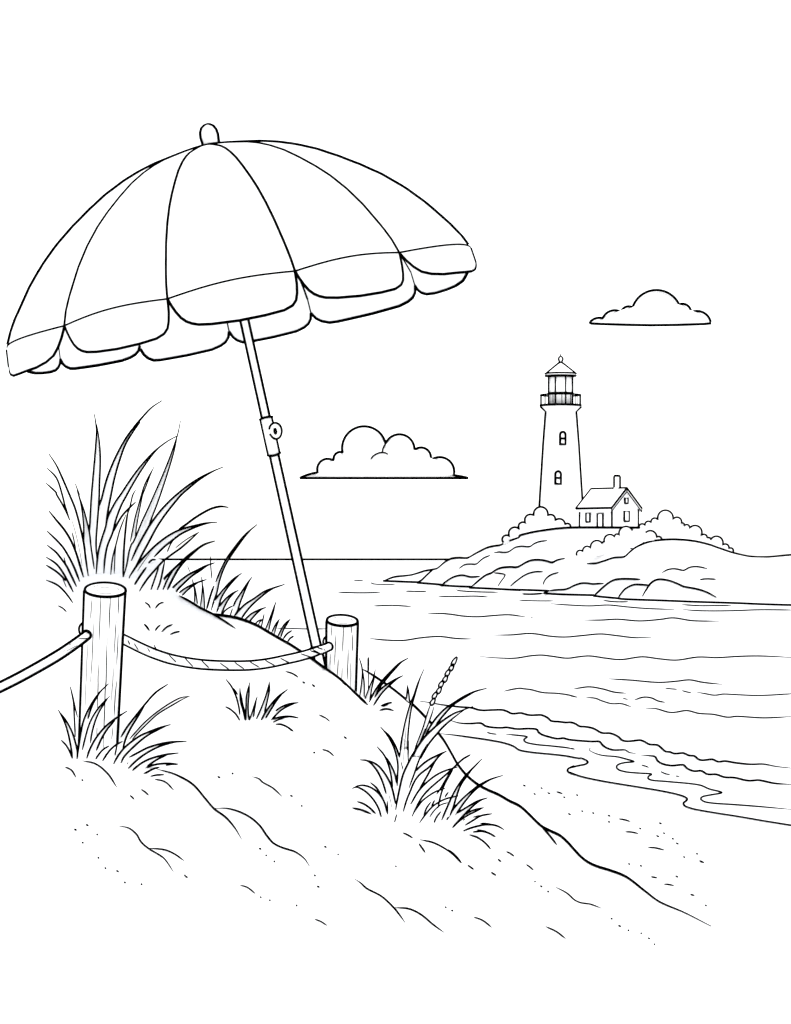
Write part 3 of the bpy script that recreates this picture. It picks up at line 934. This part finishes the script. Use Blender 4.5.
mb.tube([KP(x - 275.9, y - 431.3, -.008) for x, y in smooth(q, 1.5)], .8 * kn)
k_ = mb.build('knob', M_METAL, JO)

# ------------------------------------------------------------------ grass
def grass(name, blades, label, base_depth, default_w=1.6, parent=None, lean=.04, part='blade'):
    """each blade: an outlined leaf (left edge / right edge, tip to foot) or one inked stem; rooted where its foot meets the sand"""
    feet = []; made = []
    for l in lines(blades):
        w_ = default_w
        if l[0] in '0123456789.': k, l = l.split('|', 1); w_ = float(k)
        parts = [smooth(rd(t), 2.0) for t in l.split('/')]
        foot = max((p[-1] for p in parts), key=lambda p: p[1])
        if parts[0][0][1] > parts[0][-1][1]: foot = parts[0][0]
        d = base_depth(foot[0], foot[1])
        ln = random.uniform(-1, 1) * lean
        feet.append((foot[1], at(foot[0], foot[1], d)))
        mb = MB()
        def dep(x, y, t, d=d, ln=ln, fy=foot[1]): return d + ln * ((fy - y) / 100.0)
        if len(parts) == 2:
            n_ = max(6, int(max(arclen(p)[-1] for p in parts) / 4))
            L_, R_ = resample(parts[0], n_), resample(parts[1], n_)
            g = [[], [], []]
            for (a_, b_), (c_, e_) in zip(L_, R_):
                mx, my = (a_ + c_) / 2, (b_ + e_) / 2
                hw_ = math.dist((a_, b_), (c_, e_)) * .12
                for row, (x, y, o_) in zip(g, ((a_, b_, 0), (mx, my, hw_), (c_, e_, 0))):
                    dd_ = dep(x, y, 0) + .008
                    row.append(at(x, y, dd_ + o_ * dd_ / F))
            mb.grid(g)
            # near the tip the two edges run into one line
            k0 = 0
            P0, P1 = parts
            while k0 < len(P1) - 4 and min(math.dist(P1[k0], p) for p in P0) < .45 * w_: k0 += 1
            w_ *= 1.1
            mb.px_stroke(P0, w_, dep, (.22, .1, .5), .3, step=3)
            mb.px_stroke(P1[max(0, k0 - 1):], w_, dep, (.24, .1, .4), .3, step=3)
        else:
            mb.px_stroke(parts[0], w_ * 1.12, dep, (.22, .15, .5), .3)
        made.append(mb)
    if parent is None: parent = rig(name, max(feet, key=lambda f: f[0])[1])
    for mb in made: mb.build(part, M_LEAF, parent)
    return parent, feet
# tall clump behind the nearer post
A_ = """1.8|p:49,454 a:50,555 90,640 155,791 b:200,150 250,340 268,430 285,560 303,680
1.6|p:47,468 a:50,655 97,791 b:120,130 155,240
.6|b:160,200 200,330 240,510 255,600
1.6|p:46,483 a:50,775 b:50,30 90,100 130,175 157,240
a:200,700 232,791 b:217,0 245,110 262,230 267,330 265,430 / a:200,700 232,791 b:217,0 260,130 290,240 312,340 325,450 350,625
1.8|a:350,150 362,220 368,290 360,420 340,650 328,791 b:320,170 312,340 / a:350,150 375,260 390,370 398,500 392,700 390,791 b:385,130 375,260 365,400 368,540
1.8|c:255,43 170,100 90,185 30,255 a:710,205 640,285 580,375 510,510 450,660 415,791 b:405,80 385,140 / c:255,43 170,100 90,185 30,260 a:715,210 655,295 600,385 550,520 510,660 483,791 b:465,130 440,285
1.7|c:375,322 290,370 200,440 140,500 70,580 0,675 a:560,785 b:520,90 455,220 440,290 405,400 380,500 365,665 / c:375,322 290,370 205,445 150,510 80,610 0,745 a:610,788 b:565,120 520,240 495,340 455,440 435,540 425,665
1.6|c:400,200 380,300 355,380 320,480 260,630 190,791 d:150,130 90,260 45,370 20,420 b:650,420 630,470 605,600 580,690 / c:400,200 378,310 360,400 330,510 290,640 240,791 d:215,110 180,200 145,290
1.8|c:740,568 640,610 545,660 460,715 365,791 d:320,80 240,165 165,265 120,340 60,450 10,560 / c:740,568 650,610 550,670 480,725 405,791 d:370,80 290,180 215,290 150,410 90,520 50,600 0,680 b:625,700
1.3|c:193,565 150,640 112,720 90,791 d:70,110 40,220 20,320 2,410 / c:193,565 155,650 120,740 100,791 d:85,110 60,240 40,370
1.8|b:678,95 625,145 570,205 515,300 490,350
1.9|b:625,145 610,210 595,340 585,470 580,600 578,690
1.4|b:600,195 555,310 525,420 495,540 480,670
1.1|b:525,420 515,500 508,660
1.3|a:678,750 655,791 b:640,100 620,180
2.0|d:780,138 720,130 650,145 570,185 500,230 440,275 385,310
1.8|d:690,255 600,262 520,280 440,300 370,325 290,370 200,440 130,510 60,590 20,650 / d:690,255 610,265 540,285 480,310 400,350 340,395 270,450 190,530
1.2|d:350,385 320,430 295,490
1.0|d:545,333 480,370 420,410 360,458
1.7|d:545,333 470,400 400,460 330,510 260,565 200,630 140,700 80,791 n:708,170
2.0|d:672,403 590,430 520,475 460,520 410,565 350,620 290,680 240,740 / d:672,403 600,428 530,475 470,525 430,565 380,630 340,700 295,791
1.6|d:205,552 175,552 160,564 145,580
1.8|d:130,610 80,680 35,750
1.6|d:230,600 200,690 165,791
1.7|d:275,560 255,660 235,740 215,791
1.5|d:350,620 300,700 260,791
.6|d:180,470 120,550 60,640
1.2|b:175,335 190,400 205,480
1.9|p:49,511 b:50,238 110,310 160,390 200,480 235,590 265,690
1.8|p:47,531 b:50,395 100,450 150,530 190,610 235,725
1.8|p:47,545 b:50,495 90,545 130,600 165,670 210,765
1.0|b:108,525 130,600
1.7|p:46,557 b:50,585 100,650 150,740 185,810
1.7|p:46,565 b:50,645 100,690 125,720
.9|b:100,700 130,770
1.6|p:46,580 n:52,115 100,155 150,215 182,262"""
gd = dune_depth(11.7)
def rooted(lo, hi):
    f_ = dune_depth((lo + hi) / 2)
    return lambda x, y: min(max(f_(x, y), lo), hi)
o, ft = grass('grass_tuft', A_, '', rooted(11.0, 12.3))
tag(o, 'tallest and widest clump of dune grass behind the taller wooden post', 'grass clump', 'clumps of grass on the dune')
def crest_rooted(off): return lambda x, y: crest_d(x) + off
B1 = """1.8|d:672,575 600,600 540,630 470,665 400,715 330,780 e:0,400 / d:672,575 610,600 550,640 490,680 430,735 375,791 e:40,430
1.6|e:290,312 220,335 150,365 100,395 70,420 / e:290,312 200,350 140,395 95,440
.9|e:138,205 148,230 158,255
1.2|e:320,130 322,200 327,260 332,308
1.6|r:745,483 700,522 e:510,60 440,160 400,240 360,335 / r:745,483 703,525 e:520,70 460,160 420,240 390,330 370,420 345,490 325,560
2.0|e:348,360 320,440 290,548
1.4|e:175,308 190,370 195,430 192,495 / e:175,308 195,370 208,440 218,508
1.4|e:250,288 256,370 250,450 240,525 / e:250,288 262,370 270,460 275,548
1.6|e:568,262 500,310 440,370 390,430 350,480 / e:568,262 500,325 450,385 405,460 385,530 368,575
1.6|e:543,397 490,425 440,465 385,530 / e:543,397 490,435 450,490 430,530 405,590
1.4|e:500,520 460,540 430,565 415,590
1.4|e:495,540 485,570 475,605
1.6|e:648,293 600,360 560,420 520,480 500,525 / e:648,293 610,360 580,430 550,510 535,560 505,608"""
o, ft = grass('grass_tuft', B1, '', crest_rooted(.06), lean=.02)
tag(o, 'medium grass clump on the crest, its arching blade crossing the horizon line', 'grass clump', 'clumps of grass on the dune')
B2 = """1.7|f:512,113 430,140 350,170 270,225 200,270 140,330 110,368 / f:512,113 440,140 380,170 310,225 250,280 200,340 165,392
1.6|f:365,295 310,315 250,345 190,398 / f:365,295 310,325 270,365 230,412
1.4|f:350,345 340,390 325,458
1.4|f:335,390 300,405 275,433
1.1|f:335,390 310,420 305,448
1.5|f:445,248 410,340 380,420 358,472 / f:445,248 420,340 400,410 385,480
1.4|f:472,388 440,430 410,492 / f:472,388 445,450 430,508
1.5|f:558,388 510,430 480,480 458,525 / f:558,388 515,450 495,490 480,535
1.6|f:570,478 530,505 500,545
1.6|f:585,522 555,540 535,568"""
o, ft = grass('grass_tuft', B2, '', crest_rooted(.06), lean=.02)
tag(o, 'row of short grass blades on the crest left of the parasol pole', 'grass clump', 'clumps of grass on the dune')
C1 = """1.7|g:65,235 110,320 145,430 165,530 178,620 / g:65,235 120,310 170,400 200,490 218,580 212,628
1.6|g:160,50 185,170 192,290 200,450
1.3|g:160,50 185,150 200,220 218,298
1.7|g:88,475 130,520 160,575 178,620
1.7|g:465,28 400,90 340,170 290,260 260,340 240,440 225,540 212,628 / g:465,28 400,95 350,170 320,240 300,310
1.6|g:473,128 410,190 350,270 310,350 280,450 255,555 / g:473,128 420,200 380,270 350,350 330,430 320,500
1.8|g:610,245 540,290 470,340 400,410 350,480 310,560 290,622 / g:515,320 460,380 410,460 365,560
1.6|g:470,520 420,550 385,590 360,628
1.7|g:575,485 520,515 470,560 415,640
1.8|h:458,33 360,100 270,200 190,300 130,380 85,455 / h:458,33 360,105 280,195 220,290 170,370 130,450 100,545
1.4|h:635,127 560,140 480,180 360,262 270,340 200,415 152,470 / h:635,127 580,150 500,195 380,268 300,340 230,410 175,470
1.8|h:480,352 400,375 320,405 240,440 180,480 110,540 60,605 27,665 / h:480,352 400,385 310,430 230,490 150,565 110,610 85,658
1.8|h:607,488 520,488 420,500 300,535 220,575 150,612 / h:607,488 510,495 420,515 330,555 250,605 190,655 140,703
1.8|h:545,577 440,590 340,615 260,650 200,695 175,718 / h:545,577 460,590 400,615 340,650 290,690
1.8|h:540,665 450,660 380,665 320,680 275,697
1.4|h:535,668 490,668 440,675
1.8|h:390,690 350,700 310,720 265,743
1.2|h:160,635 135,668
1.4|h:430,748 370,750 318,763
1.6|g:533,490 525,540 513,598"""
def near_post(x, y): return min(8.12, dune_depth(8.1)(x, y))
o, ft = grass('grass_tuft', C1, '', near_post, lean=.02)
tag(o, 'grass clump growing round the foot of the taller wooden post', 'grass clump', 'clumps of grass on the dune')
D_ = """1.6|i:85,72 130,130 170,220 190,300 197,355 / i:85,72 140,140 180,195
1.6|i:82,290 120,310 165,350 197,400
1.8|i:197,140 203,250 225,330 240,400 / i:197,140 212,240 230,320 245,400
1.7|i:277,95 250,200 245,300 243,400 / i:277,95 268,200 262,300 270,400
1.6|i:335,208 305,300 285,360 270,398 / i:335,208 315,300 305,375
1.7|i:432,90 410,180 370,290 327,388 / i:432,90 430,160 410,260 390,340
1.8|i:575,153 490,220 430,290 390,350 365,398 / i:575,153 500,225 450,300 400,382
1.7|i:662,258 580,270 520,295 478,325 / i:662,258 590,280 520,320 445,395
1.8|i:662,380 600,368 530,370 450,390
1.4|i:610,370 570,372 510,390 455,415
1.7|i:478,430 520,430 570,450 622,487"""
o, ft = grass('grass_tuft', D_, '', rooted(7.5, 10.0), lean=.02)
tag(o, 'small lone grass tuft on the open sand under the sagging rope', 'grass clump', 'clumps of grass on the dune')
E_ = """1.5|j:142,80 170,190 165,310 147,450 / j:142,80 172,200 190,330 190,470
2.0|j:230,70 231,130 230,215
1.1|j:231,200 232,290 228,390
1.5|j:300,190 285,260 240,370 195,490 / j:300,190 290,270 265,380 245,500
1.7|j:628,78 540,130 450,215 370,300 310,380 270,450 240,515 / j:628,78 550,130 460,225 390,310 350,360 305,430
1.7|j:575,252 490,295 400,350 340,400 290,470 / j:575,252 500,300 440,350 370,420 320,490 280,550"""
o, ft = grass('grass_tuft', E_, '', rooted(9.0, 10.2), lean=.02)
tag(o, 'small grass clump just right of the shorter post', 'grass clump', 'clumps of grass on the dune')
F_ = """1.6|j:620,345 612,430 604,490 / j:620,345 632,440 640,520
1.8|l:607,382 520,405 430,445 350,495 270,550 200,625 150,700 115,770 / l:607,382 520,410 440,450 390,480 340,515 270,590 230,640 195,690
1.7|j:780,190 720,330 680,450 650,520 600,690 565,860 545,989 k:500,150 480,330 / j:780,190 735,310 690,450 660,560 635,720 622,870 620,989 k:555,180 555,370
1.8|l:500,525 430,550 350,580 270,630 190,695 110,775 50,860 0,940 k:590,310 555,380 510,480 480,600 460,700 445,790 / l:500,525 430,555 340,620 260,690 220,735 150,820 80,940 k:730,210 680,290 640,380 610,470 580,550 563,600
1.7|k:310,58 370,130 420,220 450,310 465,400 462,480 458,580 / k:310,58 390,140 435,210 465,280 480,330
1.7|k:280,232 345,310 380,390 405,490 418,600 / k:280,232 350,310 400,390 440,480 455,560
1.8|k:130,350 200,360 270,430 320,520 345,590 362,650 / k:130,350 210,358 290,400 350,470 400,560 425,640 445,740
1.7|k:62,602 100,590 160,615 220,665 270,730 300,790 320,855 / k:62,602 110,578 170,575 240,600 300,650 345,720 375,830
1.8|k:222,548 280,600 320,670 350,740 370,800
1.8|k:105,717 160,735 220,775 270,825
1.8|k:35,778 100,780 170,800 235,832
1.4|k:455,828 445,865 435,900
1.0|k:330,690 335,760 335,820
1.4|k:370,710 375,770 375,830
.6|k:385,655 400,710 410,770
1.0|k:490,360 500,400 510,440
.5|k:540,60 525,200 510,420
.5|k:605,350 580,420 560,490
.6|k:520,560 505,640 495,690
1.8|m:290,88 220,120 150,155 90,200 40,250 / m:290,88 235,125 200,165 160,240 110,330 70,400
1.7|m:205,155 150,215 80,270 40,320 0,410 k:540,710 512,805
1.7|m:375,215 300,235 220,270 150,320 70,400 10,500 k:575,740
1.7|m:480,115 415,152 360,205 300,260 230,320 150,390 90,460 40,555 15,605
1.7|m:480,115 420,150 375,190
1.5|m:335,235 290,300 250,370 210,430
1.6|m:340,235 300,300 265,370 240,450 220,540
1.5|m:280,382 210,405 150,440 90,490 40,560
1.5|m:385,442 300,460 240,485 180,525 130,580 75,655
1.5|m:305,412 290,430 275,455
1.2|m:300,495 240,515 190,560 155,610
1.5|m:245,565 210,610 190,655
1.5|m:195,475 170,525
1.5|m:165,490 130,540 110,600
1.7|m:570,148 500,220 440,280 380,360 330,450 290,540 250,635 / m:570,148 505,220 450,285 400,360 370,440 340,540 315,600
1.6|m:320,570 305,605 290,635
1.7|m:735,280 640,310 550,355 470,415 400,480 340,550 290,635 / m:735,280 640,315 560,360 500,410 440,480 390,550 360,597
1.7|m:615,457 530,485 460,525 370,580 / m:615,457 540,490 480,540 430,590 370,655 335,695
1.6|m:585,535 500,555 430,590 / m:585,535 520,565 450,600 380,650 335,695
1.7|m:650,583 560,600 500,635 435,675
1.2|m:600,595 540,600 495,612
1.1|m:435,625 420,638
1.8|m:745,710 690,680 620,668 540,680 470,700 420,720
1.3|m:650,668 600,659 555,660
1.8|m:678,767 620,735 570,722 495,728
1.4|m:610,725 580,718 530,710
1.7|m:470,750 530,770 590,810 638,862"""
fr_ = rooted(6.5, 8.6)
root = rig('grass_tuft', at(405, 815, fr_(405, 815)))
tag(root, 'big grass clump in the right foreground with a seed head on a tall stalk', 'grass clump', 'clumps of grass on the dune')
o, ft = grass('grass_tuft', F_, '', fr_, lean=.02, parent=root)
SD = fr_(405, 812) - .03
st, ft = grass('seed_stalk', """1.5|l:165,500 140,570 100,700 50,830 20,920 k:571,330 / l:190,525 175,580 130,700 80,810 50,860 k:600,300
1.0|l:120,700 85,790 50,870 25,925""", '', lambda x, y: SD, lean=.02, parent=root, part='seed_stalk')
mb = MB()
GR = []
for k in range(8):
    t_ = k / 7.0
    o_ = (5.5, -5.5)[k % 2] * (1 - .6 * t_)
    GR.append(((176 + (352 - 176) * t_ + o_ * .87, 484 + (170 - 484) * t_ + o_ * .5), 32 + 10 * (k == 7), 14.5))
for (gx, gy), hl, hwid in GR:
    cx_, cy_ = FR['l'][0] + gx / 7.91, FR['l'][1] + gy / 7.91
    ax, ay = .5, -.866
    ring_ = []
    for k in range(16):
        t = 2 * math.pi * k / 16
        u_, v_ = hl / 7.91 * math.cos(t), hwid / 7.91 * math.sin(t) * (1 - .35 * math.cos(t))
        ring_.append((cx_ + ax * u_ - ay * v_, cy_ + ay * u_ + ax * v_))
    P = [at(x, y, SD - .02) for x, y in ring_]
    c_ = at(cx_, cy_, SD - .02)
    for sg in (-1, 1):
        mb.grid([P, [c_ + (p - c_) * .6 + Vector((0, sg * .005, 0)) for p in P], [c_ + (p - c_) * .05 + Vector((0, sg * .007, 0)) for p in P]], 0, True)
    mb.tube([p + Vector((0, -.004, 0)) for p in P + [P[0]]], .85 * SD / F)
mb.build('seed_head', M_LEAF, root)
